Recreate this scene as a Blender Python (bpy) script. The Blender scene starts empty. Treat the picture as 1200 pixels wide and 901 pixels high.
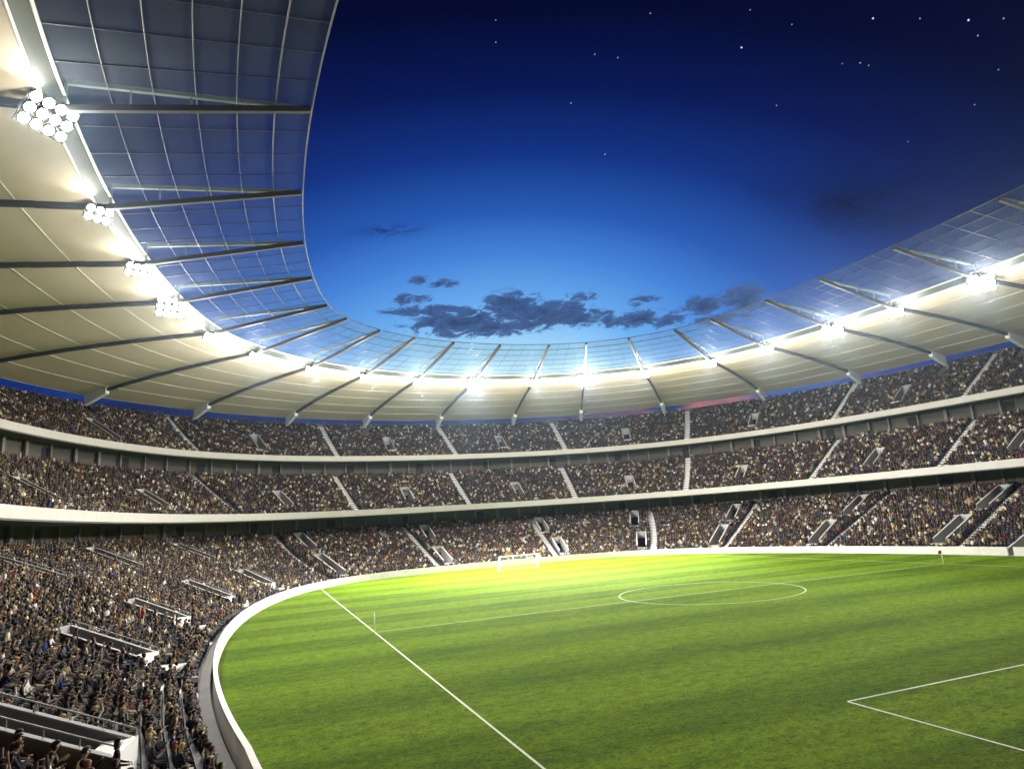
import bpy, bmesh, math, random
import numpy as np

random.seed(7)
RNG = np.random.default_rng(11)
SC = bpy.context.scene
COL = SC.collection
R = math.radians

# ------------------------------------------------------------------ camera
CAM_POS = np.array([-9.32354, -59.88274, 8.42681])
YAW, PITCH, ROLL, FPX = 0.3697075, 0.2013086, -0.06647997, 781.6
def cam_axes():
    f = np.array([math.cos(PITCH)*math.sin(YAW), math.cos(PITCH)*math.cos(YAW), math.sin(PITCH)])
    r = np.array([math.cos(YAW), -math.sin(YAW), 0.0]); u = np.cross(r, f)
    c, s = math.cos(ROLL), math.sin(ROLL)
    return c*r+s*u, -s*r+c*u, f
CR, CU, CF = cam_axes()
from mathutils import Matrix, Vector
cd = bpy.data.cameras.new('camera'); cam = bpy.data.objects.new('camera', cd); COL.objects.link(cam)
cam.matrix_world = Matrix(((CR[0], CU[0], -CF[0], CAM_POS[0]), (CR[1], CU[1], -CF[1], CAM_POS[1]),
                           (CR[2], CU[2], -CF[2], CAM_POS[2]), (0, 0, 0, 1)))
cd.sensor_width = 36; cd.lens = 36*FPX/1200; cd.clip_start = 0.1; cd.clip_end = 20000
SC.camera = cam

def project(P):
    d = np.atleast_2d(P)-CAM_POS; z = d@CF
    zz = np.where(np.abs(z) < 1e-3, 1e-3, z)
    return 600+FPX*(d@CR)/zz, 450.5-FPX*(d@CU)/zz, z

# ------------------------------------------------------------------ exposure, render
SC.view_settings.view_transform = 'Standard'; SC.view_settings.look = 'None'
SC.view_settings.exposure = 0.0; SC.view_settings.gamma = 1.0
try:
    SC.cycles.use_denoising = True
    SC.cycles.max_bounces = 6; SC.cycles.diffuse_bounces = 3; SC.cycles.glossy_bounces = 2
    SC.cycles.transparent_max_bounces = 24
    SC.cycles.sample_clamp_indirect = 6.0
    SC.cycles.caustics_reflective = False; SC.cycles.caustics_refractive = False
except Exception:
    pass

# ------------------------------------------------------------------ world: dusk sky
class NT:
    def __init__(s, tree): s.t = tree; s.n = tree.nodes; s.l = tree.links
    def node(s, kind, **kw):
        n = s.n.new(kind)
        for k, v in kw.items(): setattr(n, k, v)
        return n
    def put(s, sock, v):
        if hasattr(v, 'is_output'): s.l.new(v, sock)
        else: sock.default_value = v
    def m(s, op, a, b=None, c=None, clamp=False):
        n = s.node('ShaderNodeMath', operation=op, use_clamp=clamp)
        s.put(n.inputs[0], a)
        if b is not None: s.put(n.inputs[1], b)
        if c is not None: s.put(n.inputs[2], c)
        return n.outputs[0]
    def mix(s, f, a, b, mode='MIX'):
        n = s.node('ShaderNodeMix', data_type='RGBA', blend_type=mode)
        s.put(n.inputs[0], f); s.put(n.inputs[6], a); s.put(n.inputs[7], b)
        return n.outputs[2]
    def ramp(s, f, stops, interp='LINEAR'):
        n = s.node('ShaderNodeValToRGB'); cr = n.color_ramp; cr.interpolation = interp
        while len(cr.elements) < len(stops): cr.elements.new(0.5)
        for e, (p, c) in zip(cr.elements, stops):
            e.position = p; e.color = (c[0], c[1], c[2], 1) if not np.isscalar(c) else (c, c, c, 1)
        s.put(n.inputs[0], f)
        return n.outputs[0]
    def noise(s, vec, scale, detail=3, rough=0.55, dist=0.0):
        n = s.node('ShaderNodeTexNoise'); n.inputs['Scale'].default_value = scale
        n.inputs['Detail'].default_value = detail; n.inputs['Roughness'].default_value = rough
        n.inputs['Distortion'].default_value = dist
        if vec is not None: s.l.new(vec, n.inputs['Vector'])
        return n.outputs['Fac']

def lin(r, g, b):
    f = lambda c: (c/255/12.92) if c/255 <= 0.04045 else ((c/255+0.055)/1.055)**2.4
    return (f(r), f(g), f(b))

SUN_AZ = 38.0     # the sunset glow lies over the far right of the stands
def build_world():
    w = bpy.data.worlds.new('World'); SC.world = w; w.use_nodes = True
    T = NT(w.node_tree); T.n.clear()
    tc = T.node('ShaderNodeTexCoord'); sep = T.node('ShaderNodeSeparateXYZ'); T.l.new(tc.outputs['Generated'], sep.inputs[0])
    x, y, z = sep.outputs
    el = T.m('MULTIPLY', T.m('ARCSINE', T.m('MINIMUM', T.m('MAXIMUM', z, -0.9999), 0.9999)), 57.29578)
    az = T.m('MULTIPLY', T.m('ARCTAN2', x, y), 57.29578)
    # twilight arch: distance from the afterglow
    da = T.m('MULTIPLY', T.m('SUBTRACT', az, 20.0), 0.62)
    de = T.m('SUBTRACT', el, 9.0)
    dist = T.m('SQRT', T.m('ADD', T.m('MULTIPLY', da, da), T.m('MULTIPLY', de, de)))
    f = T.m('DIVIDE', dist, 60.0, clamp=True)
    sky = T.ramp(f, [(0.0, lin(190, 224, 246)), (0.10, lin(158, 212, 248)), (0.16, lin(102, 170, 238)), (0.225, lin(66, 130, 216)),
                     (0.285, lin(34, 88, 178)), (0.36, lin(12, 48, 130)), (0.44, lin(3, 20, 84)), (0.53, lin(0, 4, 46)), (0.72, lin(0, 1, 20)), (1.0, lin(0, 1, 10))])
    # a dark bank of cloud along the horizon, thinner to the right
    nb = T.node('ShaderNodeTexNoise'); nb.inputs['Scale'].default_value = 9; nb.inputs['Detail'].default_value = 4; T.l.new(tc.outputs['Generated'], nb.inputs['Vector'])
    bank = T.m('MULTIPLY', T.m('SUBTRACT', T.m('ADD', 11.4, T.m('MULTIPLY', T.m('SUBTRACT', nb.outputs['Fac'], .5), 5.0)), el), .6, clamp=True)
    bank = T.m('MULTIPLY', bank, T.m('ADD', .45, T.m('MULTIPLY', T.m('SUBTRACT', 46.0, az), .06, clamp=True), clamp=True))
    sky = T.mix(bank, sky, (*lin(22, 42, 96), 1))
    # the low afterglow on the horizon
    v = T.node('ShaderNodeCombineXYZ'); T.l.new(az, v.inputs[0]); T.l.new(T.m('MULTIPLY', el, 2.4), v.inputs[1])
    vec = v.outputs[0]
    n1 = T.noise(vec, 0.16, 4)
    glow = T.m('MULTIPLY', T.m('EXPONENT', T.m('MULTIPLY', T.m('POWER', T.m('DIVIDE', T.m('SUBTRACT', az, SUN_AZ), 9.0), 2.0), -1.0)),
               T.m('EXPONENT', T.m('MULTIPLY', T.m('POWER', T.m('DIVIDE', T.m('SUBTRACT', el, 8.0), 1.6), 2.0), -1.0)))
    gl = T.m('MULTIPLY', glow, T.m('MULTIPLY', T.m('SUBTRACT', n1, 0.38, clamp=True), 5.0, clamp=True), clamp=True)
    sky = T.mix(T.m('MULTIPLY', gl, .62), sky, (*lin(222, 122, 84), 1))
    # physical twilight sky, sun just under the horizon
    st = T.node('ShaderNodeTexSky', sky_type='NISHITA'); st.sun_disc = False
    st.sun_elevation = R(-4); st.sun_rotation = R(SUN_AZ)
    tw = T.mix(1.0, (0.05, 0.05, 0.05, 1), st.outputs[0], 'MULTIPLY')
    sky = T.mix(1.0, sky, tw, 'ADD')
    # clouds: (azimuth, elevation, half width, half height, strength)
    n2 = T.noise(vec, 0.72, 10, 0.66, 0.9); n3 = T.noise(vec, 0.11, 3)
    CL = [(17.0, 17.1, 3.6, 0.85, 1.1), (21.6, 18.2, 2.0, 1.0, 1.05), (24.6, 17.2, 3.4, 0.8, 1.1), (27.4, 16.7, 2.4, 0.6, .95), (14.2, 18.1, 2.8, .4, .92),
          (12.6, 19.1, 1.5, .4, .8), (20.0, 16.5, 3.6, .6, .95), (15.6, 20.4, 1.0, .3, .72), (13.5, 20.7, .9, .3, .7), (28.0, 18.6, 1.2, .5, .55),
          (32.6, 16.1, 1.8, .6, .95), (35.2, 15.7, 1.6, .5, .75), (33.4, 17.6, 1.3, .4, .5), (38.3, 16.4, 1.3, .7, 1.0), (41.6, 16.6, 1.5, .9, 1.05),
          (30.2, 16.2, 1.1, .4, .8), (39.5, 15.3, 2.6, .4, .6)]
    acc = None
    for a, e, sa, se, k in CL:
        q = T.m('ADD', T.m('POWER', T.m('DIVIDE', T.m('SUBTRACT', az, a), sa), 2.0), T.m('POWER', T.m('DIVIDE', T.m('SUBTRACT', el, e), se), 2.0))
        g = T.m('MULTIPLY', T.m('EXPONENT', T.m('MULTIPLY', q, -0.7)), k)
        acc = g if acc is None else T.m('MAXIMUM', acc, g)
    dens = T.m('ADD', acc, T.m('MULTIPLY', T.m('MULTIPLY', T.m('SUBTRACT', n2, 0.5), 2.9), T.m('MULTIPLY', acc, 3.0, clamp=True)))
    mask = T.m('MULTIPLY', T.m('SUBTRACT', dens, 0.20), 3.2, clamp=True)
    # thin high smoke: dark streak on the right, wisp on the left, a faint bank low on the left
    n2b_ = T.m('ADD', .35, T.m('MULTIPLY', T.m('SUBTRACT', n2, .3, clamp=True), 3.0), clamp=True)
    def wisp(a, e, sa, se, tilt, k, nn):
        da_ = T.m('SUBTRACT', az, a); de_ = T.m('SUBTRACT', T.m('SUBTRACT', el, e), T.m('MULTIPLY', da_, tilt))
        q = T.m('ADD', T.m('POWER', T.m('DIVIDE', da_, sa), 2.0), T.m('POWER', T.m('DIVIDE', de_, se), 2.0))
        return T.m('MULTIPLY', T.m('MULTIPLY', T.m('EXPONENT', T.m('MULTIPLY', q, -1.0)), nn, clamp=True), k)
    nn = T.m('MULTIPLY', T.m('SUBTRACT', n3, 0.25, clamp=True), 2.6, clamp=True)
    n2b = T.m('MULTIPLY', T.m('SUBTRACT', n2, 0.42, clamp=True), 6.0, clamp=True)
    thin = T.m('MAXIMUM', wisp(52.2, 21.8, 7.0, 2.3, -0.34, 0.95, T.m('MULTIPLY', nn, n2b_)), wisp(10.9, 24.8, 2.6, 0.4, 0.06, 0.8, n2b))
    thin = T.m('MAXIMUM', thin, wisp(-14.0, 9.5, 12.0, 2.0, 0.0, 0.7, nn))
    sky = T.mix(thin, sky, (*lin(5, 14, 50), 1))
    cc = T.mix(T.m('MULTIPLY', T.m('SUBTRACT', dens, 0.45), 0.9, clamp=True), (*lin(66, 98, 152), 1), (*lin(30, 50, 90), 1))
    sky = T.mix(mask, sky, cc)
    # the brightest stars
    ST = [(44.28, 34.93, 1.0), (54.48, 33.72, 1.0), (60.44, 31.22, 1.0), (57.54, 32.54, .45), (62.43, 30.44, .5), (60.77, 30.09, .5), (61.47, 27.59, .4), (59.67, 26.01, .45),
          (51.75, 31.65, .3), (53.01, 31.28, .5), (53.56, 30.92, .4), (46.34, 30.32, .45), (55.15, 25.11, .4), (31.25, 29.66, .6), (28.56, 33.84, .5), (31.25, 36.99, .5),
          (33.36, 36.45, .5), (21.97, 40.17, .4), (21.82, 38.69, .4), (36.81, 38.89, .5), (45.45, 37.15, .35), (48.56, 35.3, .35)]
    sa = None
    for a, e, k in ST:
        dx, dy, dz = math.sin(R(a))*math.cos(R(e)), math.cos(R(a))*math.cos(R(e)), math.sin(R(e))
        vd = T.node('ShaderNodeVectorMath', operation='DOT_PRODUCT'); T.l.new(tc.outputs['Generated'], vd.inputs[0]); vd.inputs[1].default_value = (dx, dy, dz)
        rad = R(0.075 if k > .9 else 0.055)
        c0 = math.cos(rad)
        g = T.m('MULTIPLY', T.m('DIVIDE', T.m('SUBTRACT', vd.outputs['Value'], c0, clamp=True), 1-c0, clamp=True), k*1.1)
        sa = g if sa is None else T.m('MAXIMUM', sa, g)
    sky = T.mix(1.0, sky, T.mix(sa, (0, 0, 0, 1), (.9, .95, 1.1, 1)), 'ADD')
    bg = T.node('ShaderNodeBackground'); T.l.new(sky, bg.inputs[0]); bg.inputs[1].default_value = 1.0
    out = T.node('ShaderNodeOutputWorld'); T.l.new(bg.outputs[0], out.inputs[0])
build_world()

# ------------------------------------------------------------------ materials
MATS = {}
def material(name, base=(.5, .5, .5), rough=0.7, var=0.0, scale=1.0, bump=0.0, bump_scale=20.0, metal=0.0, spec=0.4):
    if name in MATS: return MATS[name]
    m = bpy.data.materials.new(name); m.use_nodes = True; T = NT(m.node_tree)
    p = T.n['Principled BSDF']; p.inputs['Roughness'].default_value = rough; p.inputs['Metallic'].default_value = metal
    p.inputs['Specular IOR Level'].default_value = spec
    tc = T.node('ShaderNodeNewGeometry'); pos = tc.outputs['Position']
    if var:
        n = T.noise(pos, scale, 5, 0.6)
        c = T.mix(n, (*[b*(1-var) for b in base], 1), (*[min(1, b*(1+var)) for b in base], 1))
        T.l.new(c, p.inputs['Base Color'])
    else:
        p.inputs['Base Color'].default_value = (*base, 1)
    if bump:
        b = T.node('ShaderNodeBump'); b.inputs['Strength'].default_value = bump; b.inputs['Distance'].default_value = 0.02
        T.l.new(T.noise(pos, bump_scale, 3), b.inputs['Height']); T.l.new(b.outputs[0], p.inputs['Normal'])
    m.diffuse_color = (*base, 1)
    MATS[name] = m
    return m

CONC = material('terrace_concrete', (.21, .205, .195), .85, .28, .7, .3)
CONC_LT = material('pale_concrete', (.55, .54, .51), .8, .16, .5, .3)
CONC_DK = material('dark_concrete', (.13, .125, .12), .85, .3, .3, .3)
STEP = material('stair_concrete', (.76, .755, .73), .8, .18, 1.2, .2)
FASC = material('white_fascia', (.45, .43, .385), .55, .10, .35, .1)
WALLM = material('white_pitch_wall', (.62, .60, .545), .55, .22, .8, .15)
BENCH = material('dark_bench', (.05, .052, .06), .6, .3, 1.5)
ENTR = material('entrance_grey', (.17, .165, .16), .7, .2, .8, .2)
ENTL = material('entrance_light_panel', (.36, .36, .355), .6, .15, .6, .1)
COPE = material('coping_concrete', (.30, .30, .285), .7, .15, .8)
BLACK = material('painted_opening_shade', (.02, .02, .022), .9, .2, 1)  # near-black colour stands in for shade inside the openings
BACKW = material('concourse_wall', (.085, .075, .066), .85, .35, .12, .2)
COLM = material('column_concrete', (.17, .155, .135), .8, .2, .5)
MEMB = material('roof_membrane', (.72, .60, .435), .75, .07, .22, .06, 6)
SEAM = material('membrane_seam', (.72, .69, .60), .6, .06, .5)
BEAM = material('dark_steel', (.075, .075, .08), .5, .2, .8, metal=.3)
CHORD = material('pale_steel', (.36, .38, .36), .5, .15, .6, metal=.2)
RAILM = material('light_rail', (.78, .76, .70), .45, .05, .5)
GUTT = material('gutter_metal', (.07, .078, .062), .5, .2, .4, metal=.3)
BAR = material('glazing_bar', (.12, .12, .105), .5, .1, .5, metal=.3)
FIN = material('white_support', (.84, .87, .88), .6, .06, .3)
WHITE = material('white_paint', (.82, .82, .80), .5, .04, 2)
HOUS = material('lamp_housing', (.12, .12, .12), .5, .2, 2, metal=.4)
REDF = material('red_flag', (.62, .04, .03), .7, .1, 4)
NETM = material('white_net', (.75, .76, .76), .8)
LINE = material('white_line_paint', (.52, .56, .42), .9, .45, 5.0, .4, 30)

def glass_mat():
    m = bpy.data.materials.new('roof_glass'); m.use_nodes = True; T = NT(m.node_tree); T.n.clear()
    tr = T.node('ShaderNodeBsdfTransparent'); tr.inputs[0].default_value = (.93, .96, .97, 1)
    df = T.node('ShaderNodeBsdfDiffuse'); df.inputs[0].default_value = (.62, .70, .78, 1)
    tl = T.node('ShaderNodeBsdfTranslucent'); tl.inputs[0].default_value = (.62, .70, .78, 1)
    a = T.node('ShaderNodeMixShader'); a.inputs[0].default_value = .5; T.l.new(df.outputs[0], a.inputs[1]); T.l.new(tl.outputs[0], a.inputs[2])
    g = T.node('ShaderNodeBsdfGlossy'); g.inputs['Roughness'].default_value = .3; g.inputs[0].default_value = (.9, .95, 1, 1)
    b = T.node('ShaderNodeMixShader'); T.l.new(a.outputs[0], b.inputs[1]); T.l.new(g.outputs[0], b.inputs[2]); b.inputs[0].default_value = .004
    geo = T.node('ShaderNodeNewGeometry')
    n = T.noise(geo.outputs['Position'], .25, 4)
    f = T.m('ADD', T.m('MULTIPLY', n, .06), .055)
    c = T.node('ShaderNodeMixShader'); T.l.new(f, c.inputs[0]); T.l.new(tr.outputs[0], c.inputs[1]); T.l.new(b.outputs[0], c.inputs[2])
    o = T.node('ShaderNodeOutputMaterial'); T.l.new(c.outputs[0], o.inputs[0])
    return m
GLASS = glass_mat()

def emit_mat(name, col, s):
    m = bpy.data.materials.new(name); m.use_nodes = True; T = NT(m.node_tree); T.n.clear()
    e = T.node('ShaderNodeEmission'); e.inputs[0].default_value = (*col, 1); e.inputs[1].default_value = s
    o = T.node('ShaderNodeOutputMaterial'); T.l.new(e.outputs[0], o.inputs[0]); return m
LENS = emit_mat('lit_lamp_glass', (1, .97, .92), 480)

def grass_mat():
    m = bpy.data.materials.new('mown_grass'); m.use_nodes = True; T = NT(m.node_tree); p = T.n['Principled BSDF']
    geo = T.node('ShaderNodeNewGeometry'); pos = geo.outputs['Position']
    sep = T.node('ShaderNodeSeparateXYZ'); T.l.new(pos, sep.inputs[0])
    def sc(sx, sy):
        n = T.node('ShaderNodeVectorMath', operation='MULTIPLY'); T.l.new(pos, n.inputs[0]); n.inputs[1].default_value = (sx, sy, 1); return n.outputs[0]
    wob = T.noise(sc(.05, .12), 1.0, 4)
    yy = T.m('ADD', sep.outputs[1], T.m('MULTIPLY', T.m('SUBTRACT', wob, .5), 2.6))
    s = T.m('SINE', T.m('MULTIPLY', yy, 2*math.pi/10.5))
    band = T.m('ADD', T.m('MULTIPLY', s, 1.6), .5, clamp=True)
    s2 = T.m('SINE', T.m('ADD', T.m('MULTIPLY', yy, 2*math.pi/3.7), 1.3))
    band = T.m('ADD', T.m('MULTIPLY', band, .72), T.m('MULTIPLY', T.m('ADD', T.m('MULTIPLY', s2, .5), .5), .28))
    base = T.mix(band, (.040, .084, .0012, 1), (.085, .148, .0050, 1))
    big = T.noise(sc(.16, .4), 1.0, 4)
    mid = T.noise(sc(1.0, 1.7), 1.1, 5, .7)
    fine = T.noise(sc(1.0, 1.5), 7.0, 4, .75)
    tuft = T.noise(sc(1.0, 1.6), 2.6, 4, .8)
    base = T.mix(T.m('MULTIPLY', T.m('SUBTRACT', big, .38, clamp=True), 1.5, clamp=True), base, (.105, .155, .002, 1))
    g = T.m('ADD', T.m('MULTIPLY', T.m('SUBTRACT', mid, .5), 1.8), T.m('MULTIPLY', T.m('SUBTRACT', fine, .5), 3.2))
    g = T.m('ADD', g, T.m('MULTIPLY', T.m('SUBTRACT', tuft, .5), 2.0))
    k = T.m('MAXIMUM', T.m('ADD', g, 1.0), .22)
    kk = T.node('ShaderNodeCombineColor'); [T.l.new(k, kk.inputs[i]) for i in range(3)]
    T.l.new(T.mix(1.0, base, kk.outputs[0], 'MULTIPLY'), p.inputs['Base Color'])
    p.inputs['Roughness'].default_value = .95; p.inputs['Specular IOR Level'].default_value = .05
    b = T.node('ShaderNodeBump'); b.inputs['Strength'].default_value = .9; b.inputs['Distance'].default_value = .08
    T.l.new(T.m('ADD', T.m('MULTIPLY', fine, .6), T.m('MULTIPLY', mid, .5)), b.inputs['Height']); T.l.new(b.outputs[0], p.inputs['Normal'])
    return m
GRASS = grass_mat()

# ------------------------------------------------------------------ the bowl plan: offset curves of two base rings
RHO = [np.array([194.3, 55.096, 19.526, 26.522, 92.638]), np.array([241.273, 42.747, 59.506, 57.317, 84.366])]
CX, CY = 34.1195, -3.2939
def make_table(rho):
    N = 900; ph = np.linspace(0, math.pi/2, N+1)
    k = np.interp(ph, np.radians([0, 22.5, 45, 67.5, 90]), rho); dp = ph[1]-ph[0]
    fx, fy = -k*np.sin(ph), k*np.cos(ph)
    y = np.r_[0, np.cumsum((fy[1:]+fy[:-1])/2)*dp]; x = np.r_[0, np.cumsum((fx[1:]+fx[:-1])/2)*dp]; x = x-x[-1]
    q = np.c_[x, y]
    full = np.r_[q[:-1], (q*[-1, 1])[::-1][:-1], (q*[-1, -1])[:-1], (q*[1, -1])[::-1]]
    return np.linspace(0, 360, len(full)), full[:, 0]+CX, full[:, 1]+CY
TB = [make_table(r) for r in RHO]
def PT(b, phi, d):
    phi = np.asarray(phi, float); t = TB[b]; a = np.mod(phi, 360.0)
    d = d+(1.25*np.clip((a-190)/9, 0, 1)*np.clip((260-a)/20, 0, 1) if b == 0 else 0); x = np.interp(a, t[0], t[1]); y = np.interp(a, t[0], t[2]); r = np.radians(phi)
    return np.stack([x+np.cos(r)*d, y+np.sin(r)*d], -1)
def ring_phis(b, d, p0, p1, step):
    ph = np.linspace(p0, p1, int((p1-p0)*10)+1); P = PT(b, ph, d)
    s = np.r_[0, np.cumsum(np.hypot(*np.diff(P, axis=0).T))]
    n = max(2, int(round(s[-1]/step))+1)
    return np.interp(np.linspace(0, s[-1], n), s, ph)

# ------------------------------------------------------------------ object helpers
def tag(o, label=None, cat=None, group=None, kind=None):
    if label: o['label'] = label
    if cat: o['category'] = cat
    if group: o['group'] = group
    if kind: o['kind'] = kind
    return o
def link(o, parent=None):
    COL.objects.link(o)
    if parent is not None: o.parent = parent
    return o
def mesh(name, V, F, mats, smooth=False, idx=None):
    me = bpy.data.meshes.new(name); me.from_pydata([tuple(map(float, v)) for v in V], [], [tuple(map(int, f)) for f in F])
    for m in (mats if isinstance(mats, (list, tuple)) else [mats]): me.materials.append(m)
    if idx is not None: me.polygons.foreach_set('material_index', idx)
    if smooth: me.polygons.foreach_set('use_smooth', [True]*len(me.polygons))
    me.update(); return me
def obj(name, V, F, mats, parent=None, smooth=False, idx=None):
    return link(bpy.data.objects.new(name, mesh(name, V, F, mats, smooth, idx)), parent)
def empty(name, loc=(0, 0, 0)):
    o = bpy.data.objects.new(name, None); o.empty_display_size = .3; o.location = loc; COL.objects.link(o); return o

class MB:
    """collects polygons for one mesh"""
    def __init__(s): s.V = []; s.F = []; s.I = []
    def add(s, V, F, i=0):
        o = len(s.V); s.V += [tuple(v) for v in V]; s.F += [tuple(k+o for k in f) for f in F]; s.I += [i]*len(F)
    def hexa(s, c, i=0):      # 8 corners: bottom 4 (ccw), top 4
        s.add(c, [(3, 2, 1, 0), (4, 5, 6, 7), (0, 1, 5, 4), (1, 2, 6, 5), (2, 3, 7, 6), (3, 0, 4, 7)], i)
    def box(s, c, ax, ay, az, i=0):
        c, ax, ay, az = map(np.array, (c, ax, ay, az))
        s.hexa([c-ax-ay-az, c+ax-ay-az, c+ax+ay-az, c-ax+ay-az, c-ax-ay+az, c+ax-ay+az, c+ax+ay+az, c-ax+ay+az], i)
    def beam(s, a, b, w, h, i=0, up=(0, 0, 1)):
        a, b = np.array(a, float), np.array(b, float); d = b-a; d = d/np.linalg.norm(d)
        x = np.cross(d, up); x = x/np.linalg.norm(x); y = np.cross(x, d)
        x = x*w/2; y = y*h/2
        s.hexa([a-x-y, a+x-y, b+x-y, b-x-y, a-x+y, a+x+y, b+x+y, b-x+y], i)
    def tube(s, a, b, r, n=8, i=0, r2=None, cap=True):
        a, b = np.array(a, float), np.array(b, float); d = b-a; d = d/np.linalg.norm(d)
        x = np.cross(d, (0, 0, 1) if abs(d[2]) < .9 else (1, 0, 0)); x = x/np.linalg.norm(x); y = np.cross(d, x)
        r2 = r if r2 is None else r2; V = []
        for c, q in ((a, r), (b, r2)):
            for k in range(n):
                t = 2*math.pi*k/n; V.append(c+q*(x*math.cos(t)+y*math.sin(t)))
        F = [(k, (k+1) % n, n+(k+1) % n, n+k) for k in range(n)]
        if cap: F += [tuple(range(n))[::-1], tuple(range(n, 2*n))]
        s.add(V, F, i)
    def obj(s, name, mats, parent=None, smooth=False):
        return obj(name, s.V, s.F, mats, parent, smooth, s.I if any(s.I) else None)

def sweep(name, b, phis, prof, mats, parent=None, closed=True, smooth=False):
    """extrude a (d,h) profile along the ring"""
    n, k = len(phis), len(prof); V = np.zeros((n, k, 3))
    for j, (d, h) in enumerate(prof):
        V[:, j, :2] = PT(b, phis, d); V[:, j, 2] = h
    F = []; kk = k if closed else k-1
    for i in range(n-1):
        for j in range(kk):
            j2 = (j+1) % k; F.append((i*k+j, (i+1)*k+j, (i+1)*k+j2, i*k+j2))
    if closed: F += [tuple(range(k)), tuple((n-1)*k+j for j in range(k-1, -1, -1))]
    return obj(name, V.reshape(-1, 3), F, mats, parent, smooth)

# ------------------------------------------------------------------ ground and pitch
PH0, PH1 = -26.0, 238.0
gnd = obj('ground', [(-370, -405, -.35), (438, -405, -.35), (438, 405, -.35), (-370, 405, -.35)], [(0, 1, 2, 3)],
          material('outer_ground', (.06, .06, .06), .9, .3, .05)); tag(gnd, kind='structure')
ph = np.linspace(0, 360, 361)[:-1]; gp = PT(0, ph, 0.2)
pitch = obj('grass_pitch', np.c_[gp, np.zeros(len(gp))], [tuple(range(len(gp)))], GRASS); tag(pitch, kind='structure')

def line_obj(a, b, w=.115):
    a, b = np.array(a, float), np.array(b, float); d = (b-a)/np.linalg.norm(b-a); n = np.array([-d[1], d[0]])*w/2
    L = np.linalg.norm(b-a); k = max(1, int(L/2)); V = []; F = []
    for i in range(k+1):
        c = a+(b-a)*i/k; e = 1+random.uniform(-.12, .12)
        V += [(*(c-n*e), .006), (*(c+n*e), .006)]
    F = [(2*i, 2*i+2, 2*i+3, 2*i+1) for i in range(k)]
    return obj('marking_line', V, F, LINE, pitch)
line_obj((0, -52.5), (0, 52.6)); line_obj((68, -52.5), (68, 52.5))
line_obj((0.07, 0), (67.93, 0), .085)
line_obj((14.2, -36.1), (53.8, -36.1)); line_obj((14.2, -36.17), (14.2, -52.4)); line_obj((53.8, -36.17), (53.8, -52.4))
line_obj((0.07, -52.5), (67.93, -52.5))
V = []; F = []
for i in range(97):
    t = 2*math.pi*i/96
    for r in (9.15-.05, 9.15+.05): V.append((34+r*math.cos(t), r*math.sin(t), .010))
F = [(2*i, 2*i+1, 2*i+3, 2*i+2) for i in range(96)]
obj('centre_circle', V, F, LINE, pitch)

# goal at the far end
GY, GW, GH = 53.8, 3.66, 2.44
goal = empty('football_goal', (34, GY, 0)); tag(goal, 'white football goal with net in front of the far wall', 'goal')
def gpt(x, y, z): return (x, y, z)
for sx in (-1, 1):
    m = MB(); m.tube((sx*GW, 0, 0), (sx*GW, 0, GH+.06), .075, 10); m.obj('post', WHITE, goal, True)
m = MB(); m.tube((-GW-.07, 0, GH), (GW+.07, 0, GH), .07, 10); m.obj('crossbar', WHITE, goal, True)
m = MB()
for sx in (-1, 1):
    m.tube((sx*GW, 0, GH), (sx*GW, .9, GH-.05), .03, 6); m.tube((sx*GW, .9, GH-.05), (sx*GW, 2.0, .03), .03, 6); m.tube((sx*GW, 0, .03), (sx*GW, 2.0, .03), .03, 6)
m.tube((-GW, 2, .03), (GW, 2, .03), .03, 6); m.obj('net_frame', WHITE, goal)
m = MB(); st = .24
nx = int(2*GW/st)
def backp(t):      # along the roof and back of the net
    return (t*.9/.3, GH-.05*t/.3) if t < .3 else (.9+1.1*(t-.3)/.7, (GH-.05)*(1-(t-.3)/.7))
for i in range(nx+1):
    x = -GW+2*GW*i/nx
    for t0, t1 in ((0, .3), (.3, 1)):
        (y0, z0), (y1, z1) = backp(t0), backp(t1); m.beam((x, y0, z0), (x, y1, z1+.01), .014, .014, up=(1, 0, 0))
for j in range(1, 15):
    y0, z0 = backp(j/15); m.beam((-GW, y0, z0), (GW, y0, z0), .014, .014)
for sx in (-1, 1):
    for j in range(1, 10):
        z = GH*j/10; yb = .9+1.1*(1-z/GH); m.beam((sx*GW, 0, z), (sx*GW, yb, z), .014, .014)
    for j in range(1, 8):
        y = j*.25; zt = GH if y < .9 else GH*(1-(y-.9)/1.1); m.beam((sx*GW, y, 0), (sx*GW, y, zt), .014, .014, up=(1, 0, 0))
tag(m.obj('net', NETM, goal), kind='stuff')

def corner_flag(x, y, flag, lab):
    e = empty('corner_flag' if flag else 'marker_pole', (x, y, 0)); tag(e, lab, 'flag' if flag else 'pole')
    m = MB(); m.tube((0, 0, 0), (0, 0, 1.6), .035, 8); m.obj('pole', WHITE, e, True)
    if not flag: return
    m = MB(); V = []; F = []
    for i in range(6):
        for j in (0, 1): V.append((-.03-.095*i if flag else .03+.09*i, .03*math.sin(i*1.2), 1.6-.38*j-.02*i))
    F = [(2*i, 2*i+2, 2*i+3, 2*i+1) for i in range(5)]
    V2 = [(a, b+.012, c) for a, b, c in V]; n = len(V)
    F2 = [tuple(k+n for k in f[::-1]) for f in F]
    rim = [(2*i, 2*i+2, 2*i+2+n, 2*i+n) for i in range(5)]+[(2*i+1, 2*i+3, 2*i+3+n, 2*i+1+n) for i in range(5)]
    obj('flag_cloth', V+V2, F+F2+rim, REDF if flag else WHITE, e)
corner_flag(0, 0, False, 'thin white marker pole standing on the left touchline')
corner_flag(68, 0, True, 'small red flag on a white pole by the far right wall')

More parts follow.
